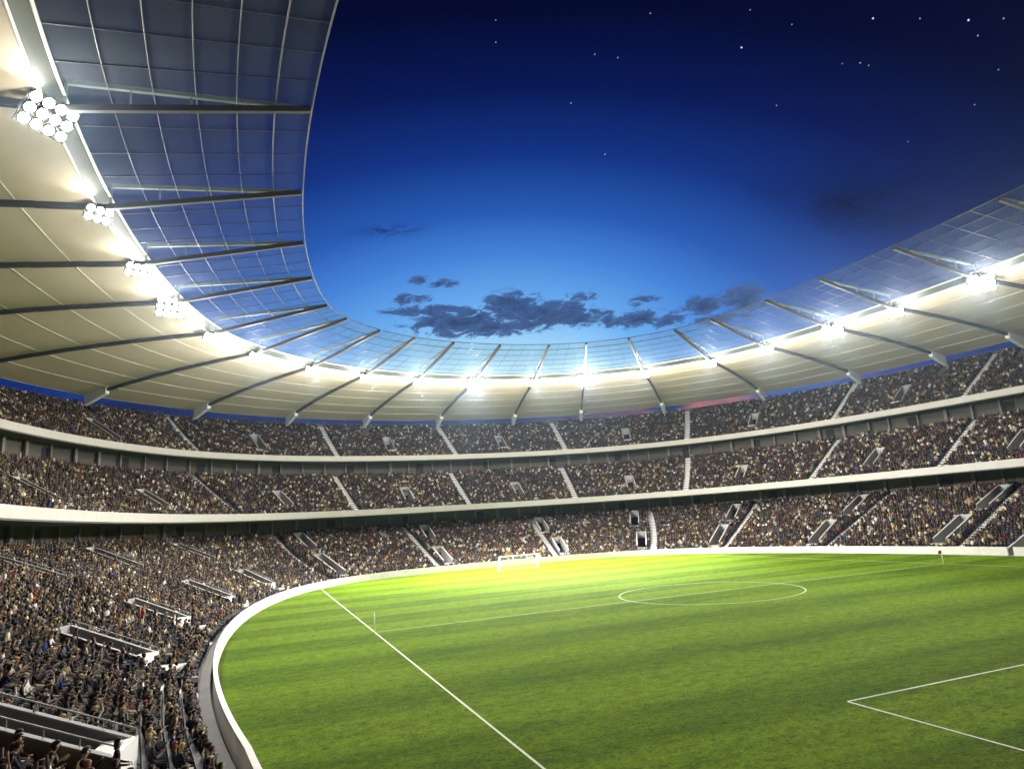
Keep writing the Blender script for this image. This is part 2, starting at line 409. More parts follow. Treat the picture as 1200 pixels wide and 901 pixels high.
# ------------------------------------------------------------------ stands
TIERS = {
 'lower': dict(d=.95, h=.29, n=27, dr=.85, dh=.31,
    aisles=[(2.5, 136, 24, 123.5), (2.5, 98, 24, 97.5), (2.5, 81, 24, 81), (2.5, 49, 24, 53.5), (2.5, 25, 24, 27), (2.5, 11.5, 24, 11.5), (2.5, 3.4, 24, 4.1),
            (2.5, -5.5, 24, -5), (2.5, 170.4, 24, 169.5), (2.5, 178.2, 24, 177.6), (2.5, 184.4, 24, 184), (2.5, 193.2, 24, 192.2)],
    ents=[(3.5, 126, 11, 123.5), (3.5, 96, 9.6, 96), (3.5, 79.2, 9.6, 79.2), (3.5, 54.5, 9.6, 55), (3.5, 28, 11, 29), (3.5, 13, 11, 13.4), (3.5, 4.6, 11, 4.7),
          (3.2, 169.0, 8.6, 168.4), (3.6, 176.9, 8.2, 176.45), (3.6, 182.9, 8.4, 182.45), (3.9, 190.95, 8.6, 190.3), (3.4, 158.5, 8.6, 156.8),
          (15.3, 120.6, 21.7, 119), (15.3, 95.4, 21.7, 95.1), (15.3, 80.0, 21.7, 80.0), (15.3, 57.5, 21.7, 57.5), (15.3, 29.3, 21.7, 30), (15.3, 13, 22, 13.1), (15.3, 4.6, 22, 4.6),
          (15, 174.85, 21, 174.85), (14.8, 167.3, 21, 166.7), (14.5, 154, 20.5, 154)]),
 'middle': dict(d=19.0, h=11.9, n=20, dr=.85, dh=.46,
    aisles=[(20, 138.5, 36, 134.5), (20, 105.7, 36, 104.7), (20, 89.5, 36, 89.5), (20, 73, 36, 73.5), (20, 41, 36, 43.3), (20, 17.5, 36, 17.7), (20, 7.4, 36, 7.6), (20, 160, 36, 160), (20, 172, 36, 172), (20, 180, 36, 180), (20, 0, 36, 0)],
    ents=[(22.4, 169, 26.8, 169), (22.2, 154, 26.8, 153.7), (22.6, 120.8, 27.5, 120.4), (22.8, 96.6, 27.7, 96.4), (22.8, 82.3, 27.7, 82.4), (22.6, 57.5, 27.3, 58.3), (22.6, 29.2, 27.3, 29.5), (22.8, 12.5, 27.8, 12.5), (22.8, 4, 27.8, 4), (23, 176, 28.6, 176)]),
 'upper': dict(d=34.3, h=24.65, n=20, dr=.85, dh=.52,
    aisles=[(36, 133, 50, 130), (36, 104.2, 50, 103.5), (36, 88.7, 50, 89), (36, 72.4, 50, 73.2), (36, 43, 50, 44.5), (36, 18, 50, 18.2), (36, 8, 50, 8), (36, 160, 50, 160), (36, 172, 50, 172), (36, 180, 50, 180), (36, 0, 50, 0)],
    ents=[(37, 148.5, 42.8, 148.5), (38, 117.6, 43.5, 117), (38.3, 96.2, 43.4, 96), (38.3, 82.3, 43, 82.4), (38.3, 57.9, 42.8, 58.3), (38.3, 30, 42.5, 30.3), (38.3, 12.6, 43.2, 12.6), (38, 166, 43.5, 166), (38, 4, 43.5, 4), (38, 176, 43.5, 176)]),
}
TUN = (0.4, 0.1, 8.2, 0.1, 3.4)     # players' tunnel through the lower stand, half width 3.4
def lerp_phi(t, d):
    d0, p0, d1, p1 = t[:4]; f = (d-d0)/(d1-d0); return p0+(p1-p0)*f
stands = {}
lab = {'lower': 'lowest tier of terraces packed with people right behind the white pitch wall',
       'middle': 'middle tier of terraces between the two white balcony fronts',
       'upper': 'topmost tier of terraces directly under the pale roof'}
for k in TIERS:
    stands[k] = empty(k+'_stand', (*PT(0, 90, TIERS[k]['d']), TIERS[k]['h'])); tag(stands[k], lab[k], 'stand')
    stands[k].matrix_parent_inverse.identity()
bpy.context.view_layer.update()
def into(o, root):
    """parent keeping world coordinates"""
    o.parent = root; o.matrix_parent_inverse = root.matrix_world.inverted(); return o

def frame(phi, d):
    r = R(phi); return PT(0, phi, d), np.array([math.cos(r), math.sin(r)]), np.array([-math.sin(r), math.cos(r)])

EHW = .88      # half width of an entrance opening
def spans(phis_s, ph, cuts):
    """split [0,S] at cut intervals and return kept sub-intervals of arclength"""
    out = []; cur = phis_s[0]
    for a, b in sorted(cuts):
        if b < cur or a > phis_s[-1]: continue
        if a > cur: out.append((cur, a))
        cur = max(cur, b)
    if cur < phis_s[-1]: out.append((cur, phis_s[-1]))
    return out

PEOPLE = []     # x, y, z(tread), facing angle, tier index, row
for ti, (key, T) in enumerate(TIERS.items()):
    root = stands[key]; BM = MB()
    for i in range(T['n']):
        d0 = T['d']+i*T['dr']; d1 = d0+T['dr']; h = T['h']+i*T['dh']; h1 = h+T['dh']; dm = (d0+d1)/2
        phs = np.linspace(PH0, PH1, int((PH1-PH0)*10)+1); P = PT(0, phs, dm)
        s = np.r_[0, np.cumsum(np.hypot(*np.diff(P, axis=0).T))]
        s_of = lambda p: float(np.interp(p, phs, s)); p_of = lambda q: np.interp(q, s, phs)
        cuts = []
        for e in T['ents']:
            if e[0]-.3 < dm < e[2]+.05: c = s_of(lerp_phi(e, dm)); cuts.append((c-EHW, c+EHW))
        if key == 'lower' and dm < TUN[2]: c = s_of(TUN[1]); cuts.append((c-TUN[4], c+TUN[4]))
        acuts = [(s_of(lerp_phi(a, dm))-.72, s_of(lerp_phi(a, dm))+.72) for a in T['aisles']]
        for a, b in spans(s, phs, cuts):
            q = p_of(np.linspace(a, b, max(2, int((b-a)/2.2)+2))); V = []; F = []
            A, B = PT(0, q, d0), PT(0, q, d1)
            for (xa, ya), (xb, yb) in zip(A, B): V += [(xa, ya, h), (xb, yb, h), (xb, yb, h1)]
            for j in range(len(q)-1):
                c = 3*j; F += [(c, c+3, c+4, c+1), (c+1, c+4, c+5, c+2)]
            into(obj('terrace_row', V, F, CONC), root)
        for a, b in spans(s, phs, cuts+acuts):
            q = p_of(np.linspace(a, b, max(2, int((b-a)/2.6)+2))); V = []; F = []
            A, B = PT(0, q, d0+.46), PT(0, q, d0+.80)
            for (xa, ya), (xb, yb) in zip(A, B): V += [(xa, ya, h+.02), (xa, ya, h+.42), (xb, yb, h+.42), (xb, yb, h+.02)]
            for j in range(len(q)-1):
                c = 4*j; F += [(c, c+4, c+5, c+1), (c+1, c+5, c+6, c+2), (c+2, c+6, c+7, c+3)]
            BM.add(V, F)
        # seats
        pc = [(a-.12, b+.12) for a, b in cuts]+acuts
        if key == 'lower':
            pc += [(s_of(lerp_phi(e, dm))-EHW-.15, s_of(lerp_phi(e, dm))+EHW+.15) for e in T['ents'] if e[0]-(2.1 if e[1] > 150 and e[0] < 5 else 1.3) < dm < e[2]+.2]
        for a, b in spans(s, phs, pc):
            n = int((b-a-.1)/.50)
            if n < 1: continue
            q = a+.3+np.arange(n)*((b-a-.1)/n)
            pp = p_of(q); XY = PT(0, pp, d0+.62)
            for (x, y), p in zip(XY, pp): PEOPLE.append((x, y, h, p, ti, i))
    tag(into(BM.obj('bench', BENCH), root), kind='stuff')
    # stairways
    for a in T['aisles']:
        pm = lerp_phi(a, T['d']+T['n']*T['dr']/2); c, n_, t_ = frame(pm, T['d']+T['n']*T['dr']/2)
        sw = empty('stairway', (*c, T['h']+T['n']*T['dh']/2)); bpy.context.view_layer.update(); into(sw, root)
    bpy.context.view_layer.update()
    for a, sw in zip(T['aisles'], [o for o in root.children if o.name.startswith('stairway')]):
        inv = sw.matrix_world.inverted()
        for i in range(T['n']):
            d0 = T['d']+i*T['dr']; h = T['h']+i*T['dh']; p = lerp_phi(a, d0+.42); c, n_, t_ = frame(p, d0); m = MB()
            def bx(da, db, za, zb, w=.62):
                q = [c+n_*da-t_*w, c+n_*da+t_*w, c+n_*db+t_*w, c+n_*db-t_*w]
                m.hexa([(*k, za) for k in q]+[(*k, zb) for k in q])
            bx(.02, .44, h+.004, h+.02); bx(.44, T['dr']-.006, h+.004, h+T['dh']*.5)
            o = m.obj('step', STEP); o.parent = sw; o.matrix_parent_inverse = inv
PEOPLE = np.array(PEOPLE)

# entrances (vomitories)
def slope_h(T, d): return T['h']+(d-T['d'])/T['dr']*T['dh']
def entrance(T, root, e, low, hw=EHW, tunnel=False):
    d0, p0, d1, p1 = e[:4]
    near = low and p0 > 188; A, nA, tA = frame(p0, d0); B, nB, tB = frame(p1, d1)
    ax = B-A; L = np.linalg.norm(ax); ax = ax/L; t = np.array([-ax[1], ax[0]])
    z0 = 0.02 if tunnel else T['h']+math.floor((d0-T['d'])/T['dr']+.3)*T['dh']+.03
    E = empty('entrance', (*A, z0)); bpy.context.view_layer.update(); into(E, root); bpy.context.view_layer.update(); inv = E.matrix_world.inverted()
    def put(o): o.parent = E; o.matrix_parent_inverse = inv; return o
    zf, zb = slope_h(T, d0)+(.95 if near else .72), slope_h(T, d1)+(1.1 if near else .95)
    Q = lambda l, w, z: (*(A+ax*l+t*w), z)
    m = MB(); m.hexa([Q(0, -hw, z0-.3), Q(0, hw, z0-.3), Q(L, hw, z0-.3), Q(L, -hw, z0-.3), Q(0, -hw, z0), Q(0, hw, z0), Q(L, hw, z0), Q(L, -hw, z0)]); put(m.obj('passage_floor', CONC_LT))
    th = .16
    for sg in (-1, 1):
        w0, w1 = sg*(hw-.02), sg*(hw+th)
        if w0 > w1: w0, w1 = w1, w0
        m = MB(); m.hexa([Q(0, w0, z0-.3), Q(0, w1, z0-.3), Q(L, w1, z0-.3), Q(L, w0, z0-.3), Q(0, w0, zf), Q(0, w1, zf), Q(L, w1, zb), Q(L, w0, zb)]); put(m.obj('side_wall', ENTR))
        m = MB(); m.hexa([Q(-.03, w0-.04, zf+.003), Q(-.03, w1+.04, zf+.003), Q(L, w1+.04, zb+.003), Q(L, w0-.04, zb+.003),
                          Q(-.03, w0-.04, zf+.06), Q(-.03, w1+.04, zf+.06), Q(L, w1+.04, zb+.06), Q(L, w0-.04, zb+.06)]); put(m.obj('coping', COPE))
        if near or (low and sg < 0 and p0 > 140):
            m = MB(); wc = (w0+w1)/2
            m.tube(Q(0, wc, zf+.36), Q(L, wc, zb+.36), .028, 6)
            for j in range(6): l = L*j/5; m.tube(Q(l, wc, zf+(zb-zf)*j/5+.09), Q(l, wc, zf+(zb-zf)*j/5+.36), .022, 6)
            put(m.obj('handrail', CHORD))
    zt = max(z0+1.9, zb-1.85)
    m = MB(); m.hexa([Q(L, -hw, zt), Q(L, hw, zt), Q(L+.2, hw, zt), Q(L+.2, -hw, zt), Q(L, -hw, zb+.08), Q(L, hw, zb+.08), Q(L+.2, hw, zb+.08), Q(L+.2, -hw, zb+.08)]); put(m.obj('rear_panel', BACKW if tunnel else ENTL))
    m = MB(); m.hexa([Q(L+.05, -hw, z0), Q(L+.05, hw, z0), Q(L+.15, hw, z0), Q(L+.15, -hw, z0), Q(L+.05, -hw, zt), Q(L+.05, hw, zt), Q(L+.15, hw, zt), Q(L+.15, -hw, zt)]); put(m.obj('doorway', BLACK))  # black slab paints the shade of the passage beyond
    if tunnel: return
    ll = -1.75 if low and d0 < 5 and p0 > 150 else -1.0
    m = MB(); m.hexa([Q(ll, -hw-.1, z0-.25), Q(ll, hw+.1, z0-.25), Q(-.02, hw+.1, z0-.25), Q(-.02, -hw-.1, z0-.25), Q(ll, -hw-.1, z0+.03), Q(ll, hw+.1, z0+.03), Q(-.02, hw+.1, z0+.03), Q(-.02, -hw-.1, z0+.03)]); put(m.obj('landing', CONC_LT))
    if low and d0 < 5 and p0 > 150:      # pale guard box at the pitch end with two dark slots
        m = MB(); m.hexa([Q(-.05, -hw-.14, z0+.04), Q(-.05, hw+.14, z0+.04), Q(.85, hw+.14, z0+.04), Q(.85, -hw-.14, z0+.04),
                          Q(-.05, -hw-.14, zf+.12), Q(-.05, hw+.14, zf+.12), Q(.85, hw+.14, zf+.12), Q(.85, -hw-.14, zf+.12)]); g = put(m.obj('guard_box', WHITE))
        for z in (.30, .56):
            for sg in (-1, 1):
                zc = z0+z; w0, w1 = sg*(hw+.142), sg*(hw+.15)
                if w0 > w1: w0, w1 = w1, w0
                m = MB(); m.hexa([Q(.0, w0, zc), Q(.0, w1, zc), Q(.8, w1, zc), Q(.8, w0, zc), Q(.0, w0, zc+.13), Q(.0, w1, zc+.13), Q(.8, w1, zc+.13), Q(.8, w0, zc+.13)]); put(m.obj('dark_slot', BENCH))
for key, T in TIERS.items():
    for e in T['ents']: entrance(T, stands[key], e, key == 'lower')
entrance(TIERS['lower'], stands['lower'], TUN, False, TUN[4], True)

# fascias, soffits, back walls, columns
def panels(name, b, prof, p0, p1, step, mat, root, gap=.02, sub=3):
    q = ring_phis(b, prof[0][0], p0, p1, step)
    for a, c in zip(q[:-1], q[1:]):
        g = (c-a)*gap/step*.5
        into(sweep(name, b, np.linspace(a+g, c-g, sub), prof, mat), root)
for key, fb, ft, d, db in (('middle', 11.5, 12.7, 18.2, 25.4), ('upper', 24.3, 25.45, 33.4, 37.6)):
    root = stands[key]; T = TIERS[key]
    panels('fascia_panel', 0, [(d, fb), (d+.12, ft), (d+.34, ft), (d+.34, fb)], PH0, PH1-10, 3.4, FASC, root)
    q = ring_phis(0, d, PH0, PH1-10, 3)
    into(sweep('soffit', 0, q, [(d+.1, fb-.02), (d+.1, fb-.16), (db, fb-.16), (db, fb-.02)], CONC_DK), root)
    into(sweep('front_gangway', 0, q, [(d+.3, T['h']-.25), (d+.3, T['h']+.0), (T['d']+.01, T['h']-.01), (T['d']+.01, T['h']-.25)], CONC), root)
for key, d, z0, z1 in (('lower', 24.6, 8.4, 11.34), ('middle', 36.75, 20.9, 24.14)):
    root = stands[key]
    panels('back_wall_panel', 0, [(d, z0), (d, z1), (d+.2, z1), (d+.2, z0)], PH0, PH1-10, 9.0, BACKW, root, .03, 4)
    q = ring_phis(0, d, PH0+2, PH1-12, 5.2); rr = random.Random(3)
    for k, p in enumerate(q):
        p = p+rr.uniform(-.25, .25); c, n_, t_ = frame(p, d-.45); w = rr.choice([.14, .16, .3]); m = MB()
        m.box((*c, (z0+z1)/2), (*(t_*w), 0), (*(n_*.16), 0), (0, 0, (z1-z0)/2)); into(m.obj('column', COLM), root)
    for k, p in enumerate(ring_phis(0, d, PH0+3, PH1-12, 17)):
        c, n_, t_ = frame(p, d-.06); m = MB(); m.box((*c, z0+1.35), (*(t_*.9), 0), (*(n_*.04), 0), (0, 0, 1.3)); into(m.obj('doorway', BLACK), root)  # black panel on the wall, painted as a shaded door opening
T = TIERS['upper']; dq = T['d']+T['n']*T['dr']; hq = T['h']+T['n']*T['dh']
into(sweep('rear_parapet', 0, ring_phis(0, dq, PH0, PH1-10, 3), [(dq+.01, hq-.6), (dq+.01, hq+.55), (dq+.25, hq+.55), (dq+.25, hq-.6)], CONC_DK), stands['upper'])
# walkway behind the pitch wall and its parapet
ST = stands['lower']
q = ring_phis(0, 1, PH0, PH1, 2.5)
qa, qb = q[q > 1.2], q[q < -1.0]
for qq in (qb, qa):
    into(sweep('walkway', 0, qq, [(.36, .0), (.36, .2), (.94, .2), (.94, .0)], CONC), ST)
    into(sweep('front_riser', 0, qq, [(.946, .0), (.946, .288), (1.2, .288), (1.2, .0)], CONC), ST)
def pitch_wall(p0, p1, label):
    w = empty('pitch_wall', (*PT(0, (p0+p1)/2, 0), 0)); tag(w, label, 'wall'); bpy.context.view_layer.update()
    panels('wall_panel', 0, [(0, -.05), (0.0, 1.0), (.20, 1.0), (.20, -.05)], p0, p1, 3.6, WALLM, w, .025, 4)
    into(sweep('coping', 0, ring_phis(0, 0, p0, p1, 1.2), [(-.02, 1.004), (-.02, 1.08), (.22, 1.08), (.22, 1.004)], WALLM), w)
pitch_wall(1.06, PH1, 'long curved white wall running round the edge of the grass')
pitch_wall(PH0, .84, 'short piece of white wall right of the dark gap at the far right')

# ------------------------------------------------------------------ roof
BAYS = [-19, -14.5, -10.4, -6.4, -2.3, 1.8, 5.8, 10, 17, 33, 50.5, 65.5, 77.5, 89, 99.5, 111.5, 126, 141.5, 159.5, 168.5, 173.4, 177.5, 181.5, 185.6, 190, 196, 206]
RO, RI = (30.0, 36.6), (-7.7, 39.6)
roof = empty('stadium_roof', (*PT(1, 90, 10), 38)); tag(roof, 'pale ring roof with beige underside and glazed inner edge over the stands', 'roof')
bpy.context.view_layer.update()
def memb_h(d):
    f = (RO[0]-d)/(RO[0]-RI[0]); return RO[1]+(RI[1]-RO[1])*f+.5*math.sin(math.pi*f)
NS = 6; dstr = np.linspace(RO[0], RI[0], NS+1)
for a, b in zip(BAYS[:-1], BAYS[1:]):
    q = np.linspace(a+.01, b-.01, max(4, int(abs(b-a)/2)+3))
    for s in range(NS):
        da, db = dstr[s]-.015, dstr[s+1]+.015; dc = (da+db)/2; t = .25
        into(sweep('roof_panel', 1, q, [(da, memb_h(da)), (dc, memb_h(dc)), (db, memb_h(db)), (db, memb_h(db)+t), (da, memb_h(da)+t)], MEMB, None, True, False), roof)
qr = ring_phis(1, 10, BAYS[0], BAYS[-1], 2.0)
for s in range(1, NS):
    d = dstr[s]; h = memb_h(d)
    into(sweep('membrane_seam', 1, qr, [(d-.05, h-.05), (d+.05, h-.05), (d+.05, h+.1), (d-.05, h+.1)], SEAM), roof)
d, h = RO
into(sweep('outer_edge', 1, qr, [(d-.1, h-.05), (d+.35, h+.1), (d+.45, h+.45), (d+.2, h+.8), (d-.1, h+.8)], MEMB, None, True, True), roof)
# gutter step between membrane and glass
GO, GI = (-8.84, 40.42), (-26.0, 42.7)
into(sweep('gutter', 1, qr, [(RI[0]-.12, RI[1]+.05), (GO[0]+.12, GO[1]-.08), (GO[0]+.12, GO[1]+.25), (RI[0]-.12, RI[1]+.5)], GUTT), roof)
def ring_rail(name, d, h, r, mat):
    prof = [(d+r*math.cos(t), h+r*math.sin(t)) for t in np.linspace(0, 2*math.pi, 9)[:-1]]
    into(sweep(name, 1, qr, prof, mat, None, True, True), roof)
ring_rail('lamp_rail', RI[0], RI[1]-.02, .13, RAILM); ring_rail('gutter_rail', GO[0], GO[1], .13, RAILM)
NG = 6; dg = np.linspace(GO[0], GI[0], NG+1); hg = lambda d: GO[1]+(GI[1]-GO[1])*(GO[0]-d)/(GO[0]-GI[0])
for k in range(1, NG): ring_rail('glazing_ring', dg[k], hg(dg[k]), .038 if k < NG-1 else .06, BAR)
ring_rail('inner_rail', GI[0], GI[1], .07, BAR)
panes = []
for a, b in zip(BAYS[:-1], BAYS[1:]):
    sub = np.linspace(a, b, 5)
    for j in (1, 2, 3):
        m = MB()
        for k in range(NG):
            p0, p1 = PT(1, sub[j], dg[k]), PT(1, sub[j], dg[k+1]); m.beam((*p0, hg(dg[k])+.02), (*p1, hg(dg[k+1])+.02), .035, .06)
        into(m.obj('glazing_bar', BAR), roof)
    for j in range(4):
        for k in range(NG):
            e = (sub[j+1]-sub[j])*.012; q = np.linspace(sub[j]+e, sub[j+1]-e, 3); da, db = dg[k]-.04, dg[k+1]+.04
            A, B = PT(1, q, da), PT(1, q, db); V = []
            for z in (.05, .075):
                V += [(*x, hg(da)+z) for x in A]+[(*x, hg(db)+z) for x in B]
            F = [(0, 1, 4, 3), (1, 2, 5, 4), (6, 9, 10, 7), (7, 10, 11, 8), (0, 6, 7, 1), (1, 7, 8, 2), (2, 8, 11, 5), (5, 11, 10, 4), (4, 10, 9, 3), (3, 9, 6, 0)]
            px, py, z = project(np.array(V[:6])); vis = (z > 1).all() and px.max() > 0 and px.min() < 1200 and py.max() > 0 and py.min() < 901
            area = (px.max()-px.min())*(py.max()-py.min()) if vis else 0
            panes.append((area, V, F))
panes.sort(key=lambda t: -t[0])
for ar, V, F in panes[:296]: into(obj('glass_pane', V, F, GLASS), roof)
m = MB()
for ar, V, F in panes[296:]: m.add(V, F)
tag(into(m.obj('glass_pane', GLASS), roof), kind='stuff')
# cantilever trusses and the white fins that carry them
for p in BAYS[1:-1]:
    A, B, C = PT(1, p, 29.0), PT(1, p, -8.2), PT(1, p, -25.8)
    e = empty('truss', (*B, 39)); bpy.context.view_layer.update(); into(e, roof); bpy.context.view_layer.update(); inv = e.matrix_world.inverted()
    def put(o): o.parent = e; o.matrix_parent_inverse = inv
    m = MB(); ds = np.linspace(29, -8.2, 8)
    for u, v in zip(ds[:-1], ds[1:]): m.beam((*PT(1, p, u), memb_h(u)-.34), (*PT(1, p, v-.02), memb_h(v)-.30), .36, .54)
    m.beam((*B, 39.25), (*C, 42.52), .36, .5); put(m.obj('lower_chord', BEAM))
    U0, U1 = PT(1, p, -8.9), PT(1, p, -25.2)
    m = MB(); m.beam((*U0, 41.5), (*U1, 42.55), .30, .36); put(m.obj('upper_chord', CHORD))
    m = MB()
    for f in (.25, .5, .75):
        X = U0+(U1-U0)*f; fl = (np.linalg.norm(X-B))/np.linalg.norm(C-B)
        m.beam((*X, 39.25+(42.52-39.25)*fl), (*X, 41.5+1.05*f), .12, .12, up=(1, 0, 0))
    m.beam((*U0, 39.5), (*U0, 41.4), .2, .2, up=(1, 0, 0)); put(m.obj('web_post', CHORD))
FINS = []
for p in BAYS[2:-1]:
    A, B = PT(1, p, 29.6), PT(1, p, 24.5); r = R(p); t = np.array([-math.sin(r), math.cos(r)])*.38
    ta, tb = memb_h(29.6)-.02, memb_h(24.5)-.02
    m = MB(); m.hexa([(*(A-t), 34.5), (*(A+t), 34.5), (*(B+t), tb-1.1), (*(B-t), tb-1.1), (*(A-t), ta), (*(A+t), ta), (*(B+t), tb), (*(B-t), tb)])
    into(m.obj('support_fin', FIN), roof); FINS.append((A, B))

# ------------------------------------------------------------------ floodlights
LIGHTS = BAYS[1:23]      # the last four stand right of the frame, 18 are seen
ORD = ['leftmost', 'second', 'third', 'fourth', 'fifth', 'sixth', 'seventh', 'eighth', 'ninth', 'tenth', 'eleventh', 'twelfth', 'thirteenth', 'fourteenth', 'fifteenth', 'sixteenth', 'seventeenth', 'rightmost']
BIG = {0, 3, 9, 11, 15, 17}
SPOT_W, HALO_W = 130000, 2900
flood_list = list(LIGHTS[::-1])
lens_cache = {}
def lamp_meshes(r):
    if r in lens_cache: return lens_cache[r]
    m = MB(); n = 14; prof = [(0.02, -.42), (r*.55, -.40), (r*.9, -.16), (r, .0), (r, .06), (r*.9, .06), (r*.88, .0)]
    V = []; F = []
    for y_, (rr_, z) in enumerate([(a, b) for a, b in prof]):
        for k in range(n):
            t = 2*math.pi*k/n; V.append((rr_*math.cos(t), z, rr_*math.sin(t)))
    for j in range(len(prof)-1):
        for k in range(n): F.append((j*n+k, j*n+(k+1) % n, (j+1)*n+(k+1) % n, (j+1)*n+k))
    a = mesh('lamp', V, F, HOUS, True)
    V = [(0, .10, 0)]; F = []
    for j, (q, z) in enumerate(((r*.5, .07), (r*.88, .0))):
        for k in range(n): t = 2*math.pi*k/n; V.append((q*math.cos(t), z, q*math.sin(t)))
    F = [(0, 1+(k+1) % n, 1+k) for k in range(n)]+[(1+k, 1+(k+1) % n, 1+n+(k+1) % n, 1+n+k) for k in range(n)]
    b = mesh('lens', V, F, LENS, True); lens_cache[r] = (a, b); return a, b
for k, p in enumerate(flood_list):
    big = k in BIG; c = PT(1, p, -8.0); rows, cols, r = (3, 4, .40) if big else (2, 3, .36)
    tgt = np.array([34 + (c[0]-34)*-.15, (c[1])*-.1, 0.0]) if math.sin(R(p)) > .3 else np.array([8.0 if c[0] < 34 else 30.0, -38.0, 0.0]); d = tgt-np.array([*c, 38.6]); yaw = math.atan2(-d[0], d[1]); pit = math.atan2(d[2], math.hypot(d[0], d[1]))
    lab_ = f'glaring floodlight bank under the roof, {["first", "second", "third", "fourth"][k-18]} beyond the rightmost visible one' if k > 17 else ('large' if big else 'small') + (f' glaring floodlight bank hung from the roof truss, {ORD[k]} in the row' if k in (0, 17) else f' glaring floodlight bank under the roof, {ORD[k]} from the left')
    e = empty('floodlight', (*c, 38.55)); e.rotation_euler = (pit, 0, yaw); tag(e, lab_, 'floodlight', 'floodlights hung round the roof edge')
    W, H = cols*2*r*1.08, rows*2*r*1.08
    m = MB()
    for i in range(rows+1): m.box((0, -.2, -H/2+H*i/rows), (W/2+.05, 0, 0), (0, .05, 0), (0, 0, .035))
    for j in range(cols+1): m.box((-W/2+W*j/cols, -.203, 0), (.035, 0, 0), (0, .04, 0), (0, 0, H/2+.03))
    m.obj('frame', HOUS, e)
    M = Matrix.Rotation(yaw, 4, 'Z') @ Matrix.Rotation(pit, 4, 'X'); iv = M.inverted()
    m = MB()
    for sx in (-.35, .35):
        m.beam(iv @ Vector((sx, 0, .1+H/2)), iv @ Vector((sx, .0, .75)) if H < 1.2 else iv @ Vector((sx, 0, H/2+.35)), .07, .07, up=(.9, .1, .05))
    m.obj('bracket', CHORD, e)
    la, lb = lamp_meshes(r)
    for i in range(rows):
        for j in range(cols):
            o = link(bpy.data.objects.new('lamp', la), e); o.location = (-W/2+W*(j+.5)/cols, 0, -H/2+H*(i+.5)/rows)
            g = link(bpy.data.objects.new('lens', lb), o)
    def lamp_light(kind, name, watts, off, **kw):
        L = bpy.data.lights.new(name, kind); L.energy = watts; L.color = (1, .97, .915)
        for a_, v in kw.items(): setattr(L, a_, v)
        o = link(bpy.data.objects.new(name, L), e); o.location = (0, off, 0); o.rotation_euler = (R(90), 0, 0); return o
    # beams thrown on the pitch, and an added unseen fill for roof and stands
    L = lamp_light('SPOT', 'floodlight_beam', SPOT_W*(1.3 if big else 1)*((1.4, 3.4, .2)[k % 3] if math.sin(R(p)) > .3 else .15 if c[0] < 34 else .36), 1.0, spot_size=R(72), spot_blend=.9, shadow_soft_size=.6)
    aim = (Vector((12, 42, 0)), Vector((44, 46, 0)), Vector((10, 4, 0)))[k % 3] if math.sin(R(p)) > .3 else Vector((16, -12, 0)) if c[0] < 34 else Vector((-15, -6, 2.5))
    if c[0] > 60 and math.sin(R(p)) < .35: L.data.color = (1, .94, .84)
    dl = (M.inverted() @ (aim-Vector((*c, 38.55)))).normalized(); L.rotation_euler = dl.to_track_quat('-Z', 'Y').to_euler()
    G = lamp_light('POINT', 'added_roof_fill', HALO_W*(1.4 if big else 1)*(.34 if p > 166 else 2.3 if 30 < p < 150 else 1.2), 0, shadow_soft_size=.5)  # unseen fill hung clear of the lamps to brighten the membrane evenly
    inward = Vector((tgt[0]-c[0], tgt[1]-c[1], 0)).normalized(); G.location = M.inverted() @ (inward*1.6+Vector((0, 0, -3.0)))

# ------------------------------------------------------------------ the crowd
TOPC = [('black', (.010, .010, .012), 20), ('navy', (.012, .015, .034), 15), ('charcoal', (.035, .036, .04), 14), ('dark brown', (.045, .030, .018), 9), ('dark green', (.018, .028, .018), 5),
        ('slate blue', (.045, .07, .12), 6), ('grey', (.16, .16, .16), 5), ('tan', (.32, .225, .12), 7), ('cream', (.68, .58, .38), 6.5), ('white', (.78, .76, .70), 5), ('yellow', (.50, .36, .13), 1.5),
        ('red', (.26, .016, .015), 1.5), ('bright blue', (.02, .04, .20), 2), ('orange', (.25, .10, .03), .7)]
HAIRC = [('dark', (.010, .008, .007), 56), ('brown', (.045, .025, .013), 24), ('blond', (.46, .31, .12), 13), ('grey', (.25, .24, .22), 6), ('red', (.22, .06, .02), 3)]
TROC = [(.008, .009, .012), (.014, .018, .035), (.03, .03, .032), (.02, .028, .055), (.10, .085, .06), (.35, .30, .22)]
SKINC = [(.27, .18, .11), (.21, .135, .08), (.36, .255, .165), (.11, .06, .035)]
def pick(tab, n):
    w = np.array([t[2] for t in tab], float); return RNG.choice(len(tab), n, p=w/w.sum())
X, Y, Z, PHI = PEOPLE[:, 0], PEOPLE[:, 1], PEOPLE[:, 2], PEOPLE[:, 3]
px, py, pz = project(np.c_[X, Y, Z+.9])
keep = (pz > 3) & (px > -120) & (px < 1320) & (py > 250) & (py < 1010)
FA = np.array([(a[0], a[1], b[0], b[1]) for a, b in FINS])
hi = PEOPLE[:, 4] == 2
for ax, ay, bx_, by in FA:
    d = np.array([bx_-ax, by-ay]); L2 = d@d; t = np.clip(((X-ax)*d[0]+(Y-ay)*d[1])/L2, 0, .45)
    keep &= ~(hi & (np.hypot(X-ax-t*d[0], Y-ay-t*d[1]) < .8))
keep &= RNG.random(len(X)) > .025
PEOPLE = PEOPLE[keep]; px, py, pz = px[keep], py[keep], pz[keep]
N = len(PEOPLE)
ctop, chair = pick(TOPC, N), pick(HAIRC, N)
yaw = np.radians(PEOPLE[:, 3])+math.pi/2+RNG.normal(0, .22, N)         # local +y looks down to the pitch
yaw += .35*np.sign(RNG.random(N)-.5)*(RNG.random(N) < .25)
